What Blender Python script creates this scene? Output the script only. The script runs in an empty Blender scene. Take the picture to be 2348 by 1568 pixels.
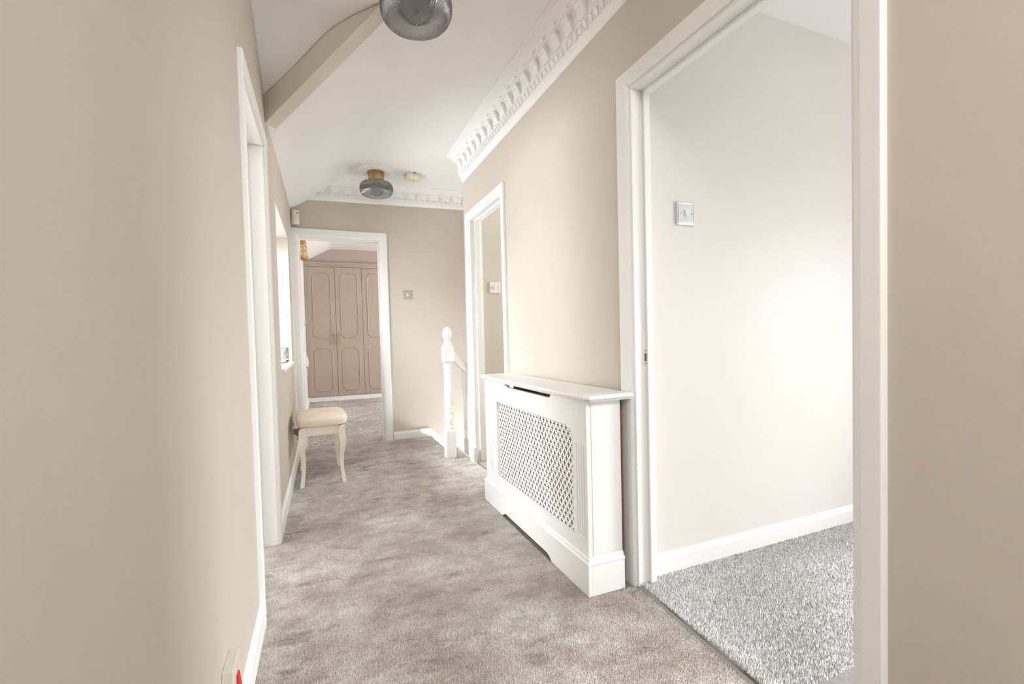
import bpy, bmesh, math, random
from mathutils import Vector, Matrix
random.seed(7)
PI = math.pi
scene = bpy.context.scene
COL = scene.collection

# ------------------------------------------------------------------ camera
cam_d = bpy.data.cameras.new('camera')
cam = bpy.data.objects.new('camera', cam_d)
COL.objects.link(cam)
yaw, pitch, roll = 3.61434186e-01, -2.68752575e-02, -2.65964617e-02
fw = Vector((math.sin(yaw)*math.cos(pitch), math.cos(yaw)*math.cos(pitch), math.sin(pitch)))
rt = Vector((math.cos(yaw), -math.sin(yaw), 0)); up = rt.cross(fw)
rt2 = rt*math.cos(roll) + up*math.sin(roll); up2 = up*math.cos(roll) - rt*math.sin(roll)
cam.matrix_world = Matrix(((rt2.x, up2.x, -fw.x, 0), (rt2.y, up2.y, -fw.y, 0), (rt2.z, up2.z, -fw.z, 1.03), (0, 0, 0, 1)))
cam_d.sensor_width = 36
cam_d.lens = 985/2348*36
cam_d.shift_x = (1174-1107.5)/2348
cam_d.shift_y = (800.5-784)/2348
cam_d.clip_start = 0.02
scene.camera = cam

# ------------------------------------------------------------------ sky, daylight, added fill, exposure
world = bpy.data.worlds.new('sky'); scene.world = world; world.use_nodes = True
wbg = world.node_tree.nodes['Background']
wbg.inputs[0].default_value = (0.93, 0.96, 1.0, 1); wbg.inputs[1].default_value = 2.5

def area(name, loc, direction, sx, sy, power, color=(.97, .985, 1), spread=180):
    d = bpy.data.lights.new(name, 'AREA'); d.shape = 'RECTANGLE'; d.size = sx; d.size_y = sy
    d.energy = power; d.color = color; d.spread = math.radians(spread)
    o = bpy.data.objects.new(name, d); COL.objects.link(o); o.location = loc
    o.rotation_euler = Vector(direction).to_track_quat('-Z', 'Z').to_euler()
    return o
area('daylight_hall_window', (-1.7, 3.3, 2.7), (1, -.05, -.95), 1.9, 1.2, 420, (.97, .985, 1))
area('ground_light_hall_window', (-.75, 3.42, 1.15), (1, 0, .35), .95, .8, 32, (.96, .98, 1))
area('daylight_right_room', (7.0, -.6, 3.0), (-1, .2, -.45), 3.0, 2.0, 1250, (.95, .975, 1))
area('ground_light_right_room', (4.25, -.6, .8), (-1, .1, .45), 1.4, .7, 26)
area('daylight_bedroom', (-.62, 5.9, 1.3), (1, 0, 0), 1.2, .9, 34)
area('daylight_bedroom_far_side', (3.9, 6.3, 1.5), (-1, 0, -.2), 1.6, 1.3, 72)
area('daylight_left_room', (-3.0, 2.05, 1.4), (1, -.05, 0), 1.0, 1.2, 84, (.95, .975, 1))
area('daylight_small_room', (3.0, 2.95, 1.45), (-1, 0, -.05), .7, 1.0, 48)
area('fill_behind_camera', (.45, -.9, 2.54), (0, .2, -1), 1.1, 1.1, 58, (.95, .975, 1))  # added fill lamp under the unseen ceiling, no opening above it
area('daylight_downstairs', (2.1, 3.66, -.8), (-.62, .75, .3), .6, .8, 24, (.88, .94, 1), 130)
area('daylight_stairwell', (2.95, 3.9, 1.2), (-1, 0, -.1), .7, 1.4, 9)
vs = scene.view_settings
vs.view_transform = 'Standard'; vs.look = 'None'; vs.gamma = 1; vs.use_curve_mapping = False
vs.exposure = 0.42

# ------------------------------------------------------------------ materials
def srgb(r, g, b):
    f = lambda c: (c/255/12.92) if c <= 10 else ((c/255+.055)/1.055)**2.4
    return (f(r), f(g), f(b), 1)
def mat(name, rgb, rough=.6, metal=0, var=.03, vscale=3, bump=0, bscale=300, spec=.4):
    m = bpy.data.materials.new(name); m.use_nodes = True
    nt = m.node_tree; b = nt.nodes['Principled BSDF']; L = nt.links.new
    c = srgb(*rgb)
    b.inputs['Roughness'].default_value = rough; b.inputs['Metallic'].default_value = metal
    b.inputs['Specular IOR Level'].default_value = spec
    tc = nt.nodes.new('ShaderNodeTexCoord')
    n = nt.nodes.new('ShaderNodeTexNoise'); n.inputs['Scale'].default_value = vscale; n.inputs['Detail'].default_value = 4
    L(tc.outputs['Object'], n.inputs['Vector'])
    rp = nt.nodes.new('ShaderNodeValToRGB')
    rp.color_ramp.elements[0].position = .3; rp.color_ramp.elements[1].position = .7
    rp.color_ramp.elements[0].color = (c[0]*(1-var), c[1]*(1-var*1.1), c[2]*(1-var*1.3), 1)
    rp.color_ramp.elements[1].color = (min(1, c[0]*(1+var)), min(1, c[1]*(1+var)), min(1, c[2]*(1+var)), 1)
    L(n.outputs['Fac'], rp.inputs['Fac']); L(rp.outputs['Color'], b.inputs['Base Color'])
    if bump:
        n2 = nt.nodes.new('ShaderNodeTexNoise'); n2.inputs['Scale'].default_value = bscale; n2.inputs['Detail'].default_value = 3
        L(tc.outputs['Object'], n2.inputs['Vector'])
        bp = nt.nodes.new('ShaderNodeBump'); bp.inputs['Strength'].default_value = bump; bp.inputs['Distance'].default_value = .002
        L(n2.outputs['Fac'], bp.inputs['Height']); L(bp.outputs['Normal'], b.inputs['Normal'])
    return m
M = {}
M['wall'] = mat('beige_wall_paint', (207, 198, 187), .55, bump=.12, bscale=60, vscale=2, var=.015)
M['wall_white'] = mat('pale_room_paint', (230, 226, 221), .55, bump=.15, bscale=50, vscale=2, var=.012)
M['wall_cream'] = mat('cream_room_paint', (218, 211, 198), .6, bump=.1, bscale=60)
M['wall_pink'] = mat('dusty_pink_paint', (188, 170, 161), .6)
M['ceiling'] = mat('white_ceiling_paint', (247, 246, 245), .7, bump=.1, bscale=40, var=.012)
M['beam'] = mat('beam_paint', (226, 217, 206), .6, bump=.1, bscale=40, var=.02)
M['trim'] = mat('white_gloss_paint', (246, 245, 242), .4, spec=.5, var=.012)
M['plaster'] = mat('white_plaster', (248, 246, 244), .6, var=.012)
M['cover'] = mat('white_satin_cover', (247, 246, 244), .32, spec=.5, var=.012)
M['cream_wood'] = mat('cream_painted_wood', (246, 240, 226), .35, var=.015)
M['velvet'] = mat('cream_velvet', (244, 231, 214), .8, var=.06, vscale=9, bump=.2, bscale=500)
M['wardrobe'] = mat('taupe_wardrobe_paint', (180, 164, 151), .45, var=.03, vscale=4)
M['brass'] = mat('brushed_brass', (186, 156, 104), .32, metal=1, var=.03)
M['gold'] = mat('gold_metal', (186, 154, 108), .35, metal=1)
M['chrome'] = mat('chrome', (222, 224, 226), .28, metal=.75, var=.01)
M['steel'] = mat('brushed_steel', (186, 187, 180), .4, metal=.8)
M['plastic'] = mat('white_plastic', (240, 238, 232), .3, spec=.5)
M['dull_plastic'] = mat('dull_ivory_plastic', (214, 208, 196), .45)
M['old_plastic'] = mat('yellowed_cream_plastic', (241, 229, 204), .4)
M['lens'] = mat('milky_sensor_lens', (226, 224, 222), .3)
M['dark'] = mat('dark_hole', (28, 24, 22), .7)
M['red'] = mat('red_rocker_plastic', (206, 34, 30), .3)
M['led'] = mat('dark_red_lens', (120, 30, 24), .3)
M['brown'] = mat('raw_hardboard', (150, 110, 76), .85, var=.1, vscale=60)
M['pine'] = mat('varnished_pine', (240, 203, 156), .35, var=.08, vscale=25)
M['oak'] = mat('golden_carved_wood', (204, 144, 66), .4, var=.15, vscale=40)
M['raw'] = mat('raw_chipped_wood', (150, 100, 48), .8, var=.2, vscale=80)
M['grey_plastic'] = mat('grey_plastic', (150, 142, 132), .4)
M['strip'] = mat('grey_metal_strip', (158, 158, 150), .4, metal=.4)
M['teal'] = mat('teal_plastic_lid', (120, 206, 204), .4)
M['radiator'] = mat('white_radiator_enamel', (225, 220, 215), .35)
M['crack'] = mat('yellowed_filler', (208, 194, 170), .8, var=.12, vscale=30)

def glassy(name, tint, gloss_rough=.02, refl=.12):
    """thin clear sheet: lets daylight straight through, with a faint reflection"""
    m = bpy.data.materials.new(name); m.use_nodes = True; nt = m.node_tree; nt.nodes.clear(); L = nt.links.new
    out = nt.nodes.new('ShaderNodeOutputMaterial'); mx = nt.nodes.new('ShaderNodeMixShader')
    t = nt.nodes.new('ShaderNodeBsdfTransparent'); t.inputs[0].default_value = (*tint, 1)
    g = nt.nodes.new('ShaderNodeBsdfGlossy'); g.inputs['Roughness'].default_value = gloss_rough
    fr = nt.nodes.new('ShaderNodeFresnel'); fr.inputs['IOR'].default_value = 1.45
    L(fr.outputs[0], mx.inputs[0]); L(t.outputs[0], mx.inputs[1]); L(g.outputs[0], mx.inputs[2]); L(mx.outputs[0], out.inputs[0])
    return m
M['pane'] = glassy('window_glass', (.97, .98, .98))
def smoked(name, tint, rough=.03, ior=1.45):
    m = bpy.data.materials.new(name); m.use_nodes = True; nt = m.node_tree; b = nt.nodes['Principled BSDF']
    b.inputs['Base Color'].default_value = (*tint, 1); b.inputs['Transmission Weight'].default_value = 1
    b.inputs['Roughness'].default_value = rough; b.inputs['IOR'].default_value = ior
    return m
M['smoke'] = smoked('smoked_grey_glass', (.74, .755, .77), .10)
M['clear'] = smoked('clear_glass', (.96, .97, .97), .02)
M['oil'] = smoked('yellow_scent_oil', (.86, .80, .30), .02, 1.35)

def carpet(name, dark, light, spot=.30, sheen=.1):
    """pile colour comes from a per-tuft value; soft mottling and sparse worn, soiled patches over it"""
    m = bpy.data.materials.new(name); m.use_nodes = True; nt = m.node_tree; b = nt.nodes['Principled BSDF']; L = nt.links.new
    b.inputs['Roughness'].default_value = .95; b.inputs['Specular IOR Level'].default_value = .05
    b.inputs['Sheen Weight'].default_value = sheen
    tc = nt.nodes.new('ShaderNodeTexCoord')
    at = nt.nodes.new('ShaderNodeAttribute'); at.attribute_name = 'tuft'
    def noise(scale, detail, rough, mapscale=(1, 1, 1)):
        mp = nt.nodes.new('ShaderNodeMapping'); mp.inputs['Scale'].default_value = mapscale; L(tc.outputs['Object'], mp.inputs['Vector'])
        n = nt.nodes.new('ShaderNodeTexNoise'); n.inputs['Scale'].default_value = scale; n.inputs['Detail'].default_value = detail; n.inputs['Roughness'].default_value = rough
        L(mp.outputs[0], n.inputs['Vector']); return n.outputs['Fac']
    def ramp(fac, p0, c0, p1, c1):
        r = nt.nodes.new('ShaderNodeValToRGB'); r.color_ramp.elements[0].position = p0; r.color_ramp.elements[1].position = p1
        r.color_ramp.elements[0].color = c0; r.color_ramp.elements[1].color = c1; L(fac, r.inputs['Fac']); return r.outputs[0]
    def mult(a, c):
        mx = nt.nodes.new('ShaderNodeMix'); mx.data_type = 'RGBA'; mx.blend_type = 'MULTIPLY'; mx.inputs[0].default_value = 1
        L(a, mx.inputs[6]); L(c, mx.inputs[7]); return mx.outputs[2]
    base = ramp(at.outputs['Fac'], .05, srgb(*dark), .95, srgb(*light))
    k = spot
    base = mult(base, ramp(noise(8, 6, .7, (1, 1.6, 1)), .32, (1-k*.95, 1-k*1.02, 1-k*1.1, 1), .60, (1, 1, 1, 1)))
    base = mult(base, ramp(noise(2.3, 3, .6), .40, (1-k*.9, 1-k*1.0, 1-k*1.12, 1), .64, (1, 1, 1, 1)))
    base = mult(base, ramp(noise(5.5, 4, .6, (1, 2.2, 1)), .30, (1-k*1.35, 1-k*1.4, 1-k*1.45, 1), .41, (1, 1, 1, 1)))
    L(base, b.inputs['Base Color'])
    return m
M['carpet'] = carpet('worn_grey_carpet', (222, 213, 204), (255, 254, 252), .31)
M['carpet_room'] = carpet('thick_grey_carpet', (180, 176, 173), (255, 254, 254), .08)
M['backing'] = mat('carpet_backing', (150, 142, 134), .95, var=.1, vscale=40, spec=.05)  # kept dark so its colour stands in for shade in the pits between tufts
M['backing_room'] = mat('pale_carpet_backing', (168, 164, 161), .95, var=.1, vscale=60, spec=.05)
M['carpet_bed'] = carpet('grey_bedroom_carpet', (180, 172, 164), (250, 245, 240), .22)

# ------------------------------------------------------------------ mesh helpers
class MB:
    def __init__(s): s.v = []; s.f = []; s.smooth = []; s.mi = []
    def add(s, vs, fs, smooth=False, mi=0):
        k = len(s.v); s.v += [tuple(v) for v in vs]
        for f in fs:
            s.f.append(tuple(i+k for i in f)); s.smooth.append(smooth); s.mi.append(mi)
    def box(s, x0, x1, y0, y1, z0, z1, mi=0):
        s.add([(x0,y0,z0),(x1,y0,z0),(x1,y1,z0),(x0,y1,z0),(x0,y0,z1),(x1,y0,z1),(x1,y1,z1),(x0,y1,z1)],
              [(0,3,2,1),(4,5,6,7),(0,1,5,4),(1,2,6,5),(2,3,7,6),(3,0,4,7)], False, mi)
    def prism(s, poly, a0, a1, axis='z', mi=0, smooth=False):
        """polygon in the two other axes, extruded along axis; poly counter-clockwise seen from +axis (z: xy, y: zx, x: yz)"""
        n = len(poly)
        mk = {'z': lambda p, a: (p[0], p[1], a), 'y': lambda p, a: (p[1], a, p[0]), 'x': lambda p, a: (a, p[0], p[1])}[axis]
        ar = sum(poly[i][0]*poly[(i+1) % n][1]-poly[(i+1) % n][0]*poly[i][1] for i in range(n))
        if ar < 0: poly = poly[::-1]
        v = [mk(p, a0) for p in poly]+[mk(p, a1) for p in poly]
        s.add(v, [tuple(range(n))[::-1], tuple(range(n, 2*n))], False, mi)
        s.add(v, [(i, (i+1) % n, n+(i+1) % n, n+i) for i in range(n)], smooth, mi)
    def lathe(s, prof, seg=32, c=(0, 0, 0), rfun=None, smooth=True, mi=0, axis='z'):
        """prof: (r, z) from bottom to top"""
        v = []; n = len(prof)
        for j, (r, z) in enumerate(prof):
            for i in range(seg):
                a = 2*PI*i/seg; rr = r if rfun is None else rfun(r, z, a)
                p = (rr*math.cos(a), rr*math.sin(a), z)
                if axis == 'y': p = (p[0], p[2], -p[1])
                elif axis == 'x': p = (p[2], p[0], p[1])
                v.append((c[0]+p[0], c[1]+p[1], c[2]+p[2]))
        f = [(j*seg+i, j*seg+(i+1) % seg, (j+1)*seg+(i+1) % seg, (j+1)*seg+i) for j in range(n-1) for i in range(seg)]
        s.add(v, f, smooth, mi)
        if prof[0][0] > 1e-6: s.add(v[:seg], [tuple(range(seg))[::-1]], False, mi)
        if prof[-1][0] > 1e-6: s.add(v[-seg:], [tuple(range(seg))], False, mi)
    def sweep(s, path, prof, closed=False, up=(0, 0, 1), smooth=False, cap=True, mi=0):
        """prof points (a, b): a along side = tangent x up, b along up-ish, mitred at corners"""
        path = [Vector(p) for p in path]; n = len(path); m = len(prof); up = Vector(up); v = []
        for i, p in enumerate(path):
            t0 = (p-path[i-1]).normalized() if (i > 0 or closed) else None
            t1 = (path[(i+1) % n]-p).normalized() if (i < n-1 or closed) else None
            t = ((t0 or t1)+(t1 or t0)).normalized()
            base = (t0 or t1)
            side0 = base.cross(up).normalized(); side = t.cross(up).normalized()
            k = 1/max(.3, side.dot(side0)); nu = side.cross(t).normalized()
            for a, b in prof: v.append(p+side*a*k+nu*b)
        f = []
        for i in range(n if closed else n-1):
            for j in range(m):
                f.append((i*m+j, i*m+(j+1) % m, ((i+1) % n)*m+(j+1) % m, ((i+1) % n)*m+j))
        s.add(v, f, smooth, mi)
        if not closed and cap:
            s.add(v[:m], [tuple(range(m))[::-1]], False, mi); s.add(v[-m:], [tuple(range(m))], False, mi)
    def tube(s, path, r, seg=10, mi=0, closed=False):
        s.sweep(path, [(r*math.cos(2*PI*i/seg), r*math.sin(2*PI*i/seg)) for i in range(seg)], closed, smooth=True, mi=mi)
    def grid(s, pts, smooth=True, mi=0):
        m = len(pts[0]); v = [p for r in pts for p in r]
        s.add(v, [(i*m+j, i*m+j+1, (i+1)*m+j+1, (i+1)*m+j) for i in range(len(pts)-1) for j in range(m-1)], smooth, mi)
    def build(s, name, mats, parent=None, bevel=0, kind=None, fix=True, seg=2):
        me = bpy.data.meshes.new(name); me.from_pydata(s.v, [], s.f); me.update()
        for m in (mats if isinstance(mats, (list, tuple)) else [mats]): me.materials.append(m)
        me.polygons.foreach_set('use_smooth', s.smooth); me.polygons.foreach_set('material_index', s.mi)
        if fix:
            bm = bmesh.new(); bm.from_mesh(me); bmesh.ops.recalc_face_normals(bm, faces=bm.faces); bm.to_mesh(me); bm.free()
        o = bpy.data.objects.new(name, me); COL.objects.link(o)
        if parent: o.parent = parent; o.matrix_parent_inverse = Matrix.Identity(4)
        if bevel:
            b = o.modifiers.new('bevel', 'BEVEL'); b.width = bevel; b.segments = seg; b.limit_method = 'ANGLE'; b.angle_limit = .6
        if kind: o['kind'] = kind
        return o
def smooth_angle(o, ang=.6):
    for p in o.data.polygons: p.use_smooth = True
    e = o.modifiers.new('weighted', 'WEIGHTED_NORMAL'); e.keep_sharp = True
def thing(name, label, cat, loc=(0, 0, 0), rz=0, group=None):
    o = bpy.data.objects.new(name, None); COL.objects.link(o); o.location = loc; o.rotation_euler = (0, 0, rz)
    o.empty_display_size = .05; o['label'] = label; o['category'] = cat
    if group: o['group'] = group
    return o
def tag(o, label, cat, group=None):
    o['label'] = label; o['category'] = cat
    if group: o['group'] = group
    return o
def struct(name, mb, m, **k): return mb.build(name, m, kind='structure', **k)
def struct_root(name):
    o = bpy.data.objects.new(name, None); COL.objects.link(o); o['kind'] = 'structure'; return o
def copy_tree(o, parent=None):
    c = o.copy(); COL.objects.link(c); c.parent = parent
    for ch in o.children: copy_tree(ch, c)
    return c

import numpy as np
def pile(name, m, inside, x0, x1, y0, y1, zf, step, hgt, rad, lean, lean_amp, seed, twist=.9, label=None):
    """short twisted tufts, one small three-sided spike each, standing on the carpet backing"""
    rg = np.random.default_rng(seed)
    xs = np.arange(x0, x1, step); ys = np.arange(y0, y1, step*.87)
    gx_, gy_ = np.meshgrid(xs, ys); gx_[1::2] += step/2
    px = (gx_+rg.uniform(-.32, .32, gx_.shape)*step).ravel(); py = (gy_+rg.uniform(-.32, .32, gy_.shape)*step).ravel()
    k = inside(px, py); px, py = px[k], py[k]; n = len(px)
    # pile leans in slowly turning directions, like trodden carpet
    w = np.sin(px*5.1+np.sin(py*3.3)*1.7)+np.sin(py*4.3+1.3+np.sin(px*6.1))
    ang = lean+w*twist+rg.normal(0, twist, n); amp = lean_amp*rg.uniform(.4, 1.3, n)
    h = hgt*rg.uniform(.75, 1.2, n); r = rad*rg.uniform(.8, 1.2, n); a0 = rg.uniform(0, 2*PI, n)
    z = zf(px, py)
    v = np.zeros((n, 4, 3))
    for j in range(3):
        v[:, j, 0] = px+r*np.cos(a0+j*2*PI/3); v[:, j, 1] = py+r*np.sin(a0+j*2*PI/3); v[:, j, 2] = z
    v[:, 3, 0] = px+amp*np.cos(ang); v[:, 3, 1] = py+amp*np.sin(ang); v[:, 3, 2] = z+h
    i4 = np.arange(n)*4
    f = np.stack([np.stack([i4+a, i4+(a+1) % 3, i4+3], 1) for a in range(3)], 1).reshape(-1)
    me = bpy.data.meshes.new(name); me.vertices.add(n*4); me.vertices.foreach_set('co', v.reshape(-1))
    nf = n*3; me.loops.add(nf*3); me.loops.foreach_set('vertex_index', f)
    me.polygons.add(nf); me.polygons.foreach_set('loop_start', np.arange(nf)*3)
    me.update(calc_edges=True)
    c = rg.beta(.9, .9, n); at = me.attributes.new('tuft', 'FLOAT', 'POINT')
    cc = np.repeat(c[:, None], 4, 1); cc[:, :3] *= .7  # roots darkened: shade between tufts put into the colour
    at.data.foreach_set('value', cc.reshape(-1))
    me.materials.append(m); o = bpy.data.objects.new(name, me); COL.objects.link(o); o['kind'] = 'stuff'
    if label: o['label'] = label; o['category'] = 'carpet pile'
    return o
# ------------------------------------------------------------------ setting: floors
ZC = 2.56                       # hall ceiling
XR, XL = 1.175, -.236           # corridor walls
YF = 4.448                      # far wall
def wl(y): return XL if y < 2.4 else XL+(y-2.4)*(.015/2.05)   # the left wall is not quite parallel
b = MB()
b.prism([(-.262, -2), (1.185, -2), (1.185, 3.52), (1.062, 3.52), (1.062, 4.50), (-.262, 4.50)], -.10, 0)
struct('floor', b, M['backing'])
b = MB(); b.prism([(1.185, 3.50), (1.185, -2), (1.186, -2), (1.186, 3.5)], -.1, -.001)
b = MB()
# right room: thick carpet, its edge rolled over beside the metal strip
ys = [-2+i*(3.41/60) for i in range(61)]
def edge_x(y): return 1.182-(1.38-y)*.055+.004*math.sin(y*37)+.003*math.sin(y*91+1)
prof = [(0, 0), (.002, .005), (.008, .009), (.018, .0108), (.032, .011), (.1, .011)]
rows = [[(edge_x(y)+a, y, z) for a, z in prof]+[(4.4, y, .011)] for y in ys]
b.grid(rows)
struct('floor_right_room', b, M['backing_room'])
b = MB(); b.box(-.262, 4.0, 4.50, 8.6, -.1, 0); struct('floor_bedroom', b, M['carpet_bed'])
b = MB(); b.box(1.186, 3.1, 1.5, 3.35, -.1, .006); struct('floor_small_room', b, M['carpet_bed'])
b = MB(); b.box(-3.2, -.262, -.5, 2.6, -.1, 0); struct('floor_left_room', b, M['carpet_bed'])
b = MB(); b.box(1.0, 3.1, 3.4, 4.6, -1.6, -1.5); struct('floor_lower_landing', b, M['carpet'])

flat = lambda z: (lambda x, y: np.full_like(x, z))
def in_hall(x, y): return ((y < 3.50) & (x < 1.165)) | ((y >= 3.50) & (x < 1.050))
pile('carpet_pile', M['carpet'], lambda x, y: (x < 1.176-(1.384-y)*.08) & (x < 1.166) & ~((x > .945) & (y > 1.405)) & ((x > -.25) | ((y > 1.77) & (y < 2.39))), -.40, 1.17, .80, 2.45, flat(-.0005), .0042, .0070, .0034, .8, .0030, 1, label='short worn grey twist pile of the near hall carpet')
pile('carpet_pile', M['carpet'], lambda x, y: in_hall(x, y) & ~((x > .945) & (y < 2.555)), -.25, 1.17, 2.45, 4.50, flat(-.0005), .0055, .0072, .0045, .8, .003, 2, label='short worn grey twist pile of the hall carpet around the stool')
pile('carpet_pile', M['carpet_room'], lambda x, y: x > 1.186-(1.384-y)*.06, 1.10, 2.72, .80, 1.405, flat(.0095), .0049, .0108, .0039, .55, .0075, 3, .45, label='thick pale grey pile of the right room carpet')
pile('carpet_pile', M['carpet_bed'], lambda x, y: x < 1.0, -.20, 1.0, 4.5, 7.88, flat(-.001), .010, .009, .008, .8, .005, 4, label='grey pile of the bedroom carpet beyond the far doorway')
# ------------------------------------------------------------------ setting: walls
def wall_x(name, x0, x1, y0, y1, z0, z1, holes, m, kind='structure'):
    """wall slab running along y with rectangular holes (ya, yb, za, zb)"""
    b = MB(); holes = sorted(holes); y = y0
    for (ya, yb, za, zb) in holes:
        b.box(x0, x1, y, ya, z0, z1)
        if za > z0: b.box(x0, x1, ya, yb, z0, za)
        if zb < z1: b.box(x0, x1, ya, yb, zb, z1)
        y = yb
    b.box(x0, x1, y, y1, z0, z1)
    return b.build(name, m, kind=kind)
def wall_y(name, y0, y1, x0, x1, z0, z1, holes, m):
    b = MB(); holes = sorted(holes); x = x0
    for (xa, xb, za, zb) in holes:
        b.box(x, xa, y0, y1, z0, z1)
        if za > z0: b.box(xa, xb, y0, y1, z0, za)
        if zb < z1: b.box(xa, xb, y0, y1, zb, z1)
        x = xb
    b.box(x, x1, y0, y1, z0, z1)
    return b.build(name, m, kind='structure')
D1 = (.615, 1.41, 2.02)     # right doorway hole (y, y, head)
D2 = (2.66, 3.35, 2.02)     # small doorway
D3 = (-.19, .61, 2.06)      # far doorway (x, x, head)
D4 = (1.76, 2.42, 2.03)     # left doorway
W1 = (2.95, 3.93, .87, 1.90)  # hall window
wall_x('wall_right', XR, XR+.1, -2, 3.49, 0, ZC+.1, [(D1[0], D1[1], 0, D1[2]), (D2[0], D2[1], 0, D2[2])], M['wall'])
b = MB(); b.box(-.42, 3.1, -2.1, -2, 0, ZC+.1); struct('wall_behind', b, M['wall'])
# left wall: near part with the doorway, far part with the window
wall_x('wall_left', XL-.1, XL, -2, 2.62, 0, 2.7, [(D4[0], D4[1], 0, D4[2])], M['wall'])
b = MB()
def lw(y0, y1, z0, z1): b.prism([(XL-.30, y0), (wl(y0), y0), (wl(y1), y1), (XL-.30, y1)], z0, z1)
lw(2.62, W1[0], 0, 2.7); lw(W1[0], W1[1], 0, W1[2]-.012); lw(W1[0], W1[1], W1[3], 2.7); lw(W1[1], 4.6, 0, 2.7)
struct('wall_left_window', b, M['wall'])
wall_y('wall_far', YF, YF+.155, -.30, 3.1, -1.6, ZC+.2, [(D3[0], D3[1], -.06, D3[2])], M['wall'])
b = MB(); b.box(XR+.002, 3.1, 3.37, 3.488, -1.6, ZC+.1); struct('wall_stairwell', b, M['wall'])
b = MB(); b.box(3.0, 3.1, 1.5, 4.6, -1.6, ZC+.1); struct('wall_stairwell_end', b, M['wall'])
b = MB(); b.box(XR+.1, 3.1, 3.345, 3.37, 0, 2.6); struct('wall_small_room', b, M['wall_cream'])
b = MB(); b.box(XR+.1, 4.4, 1.418, 1.5, 0, 2.6); struct('wall_right_room', b, M['wall_white'])
b = MB(); b.box(1.275, 4.4, -2.1, -2.0, 0, 2.6); struct('wall_right_room_near', b, M['wall_white'])
wall_x('wall_right_room_outer', 4.4, 4.5, -2.1, 1.5, 0, 2.6, [(-1.35, .45, .35, 1.85)], M['wall_white'])
wall_x('wall_left_room_outer', -3.3, -3.2, -.6, 2.7, 0, 2.7, [(1.5, 2.5, .8, 2.0)], M['wall_white'])
b = MB(); b.box(-3.3, XL-.1, 2.6, 2.7, 0, 2.7); struct('wall_left_room_far', b, M['wall_white'])
b = MB(); b.box(-3.3, XL-.1, -.6, -.5, 0, 2.7); struct('wall_left_room_near', b, M['wall_white'])
wall_x('wall_bedroom_left', -.52, -.222, 4.56, 8.7, 0, 2.75, [(5.25, 6.55, .89, 1.58)], M['wall_white'])
b = MB(); b.box(-.4, 4.1, 8.55, 8.65, 0, 2.8); struct('wall_bedroom_far', b, M['wall_pink'])
wall_x('wall_bedroom_right', 4.0, 4.1, 4.5, 8.65, 0, 2.8, [(5.4, 7.1, .8, 2.1)], M['wall_white'])
b = MB(); b.box(.9, 4.1, YF+.155, YF+.17, 0, 2.75); struct('wall_bedroom_near', b, M['wall_white'])
b = MB(); b.box(-.222, 4.0, 7.93, 7.96, 2.40, 2.78); struct('wall_bedroom_bulkhead', b, M['wall_pink'])

# ------------------------------------------------------------------ setting: ceilings
b = MB()
b.box(-.4, 3.1, -2.1, 2.03, ZC, ZC+.1); b.box(.34, 3.1, 2.03, YF+.05, ZC, ZC+.1)
struct('ceiling', b, M['ceiling'])
def valley_x(y): return -.233+(2.57-y)*.962
zn = [(2.62, 2.33), (2.57, 2.355), (2.48, 2.40), (2.40, 2.442), (2.335, 2.482), (2.267, 2.522), (2.21, 2.546), (2.15, 2.556), (2.09, 2.560), (2.0, 2.561)]
b = MB()
b.grid([[(-.25+(valley_x(y)+.035+.25)*t/4, y, z) for t in range(5)] for y, z in zn])
o = struct('ceiling_near_slope', b, M['ceiling'], fix=False)
zm = [(-.25, 2.269), (-.221, 2.288), (-.068, 2.389), (.05, 2.466), (.12, 2.507), (.17, 2.532), (.21, 2.546), (.26, 2.556), (.31, 2.560), (.37, 2.561)]
def slope_z(x, y):
    for (xa, za), (xb, zb) in zip(zm, zm[1:]):
        if x <= xb: z = za+(zb-za)*(x-xa)/(xb-xa); break
    else: z = 2.561
    drop = .032*max(0, min(1, (4.45-y)/1.8))*max(0, min(1, (.3-x)/.5))
    return z-drop
rows = []
for i in range(40):
    y = 2.0+(4.47-2.0)*i/39
    x0 = max(-.25, valley_x(y)+.02 if y < 2.6 else -.25)
    rows.append([(x0+(.37-x0)*j/24, y, slope_z(x0+(.37-x0)*j/24, y)) for j in range(25)])
b = MB(); b.grid(rows); struct('ceiling_slope', b, M['ceiling'], fix=False)
b = MB(); b.box(-3.3, XL-.05, -.6, 2.7, 2.45, 2.55); struct('ceiling_left_room', b, M['ceiling'])
b = MB(); b.box(XR+.05, 4.5, -2.1, 1.45, 2.487, 2.57); struct('ceiling_right_room', b, M['ceiling'])
b = MB(); b.box(XR+.05, 3.1, 1.45, 3.4, 2.45, 2.55); struct('ceiling_small_room', b, M['ceiling'])
b = MB()
rows = [[(x, y, z) for x, z in ((-.26, 2.375), (-.222, 2.395), (.0, 2.52), (.17, 2.615), (.22, 2.632), (.3, 2.635), (4.1, 2.635))] for y in (4.5, 6.5, 8.7)]
b.grid(rows); struct('ceiling_bedroom', b, M['ceiling'], fix=False)
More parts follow.
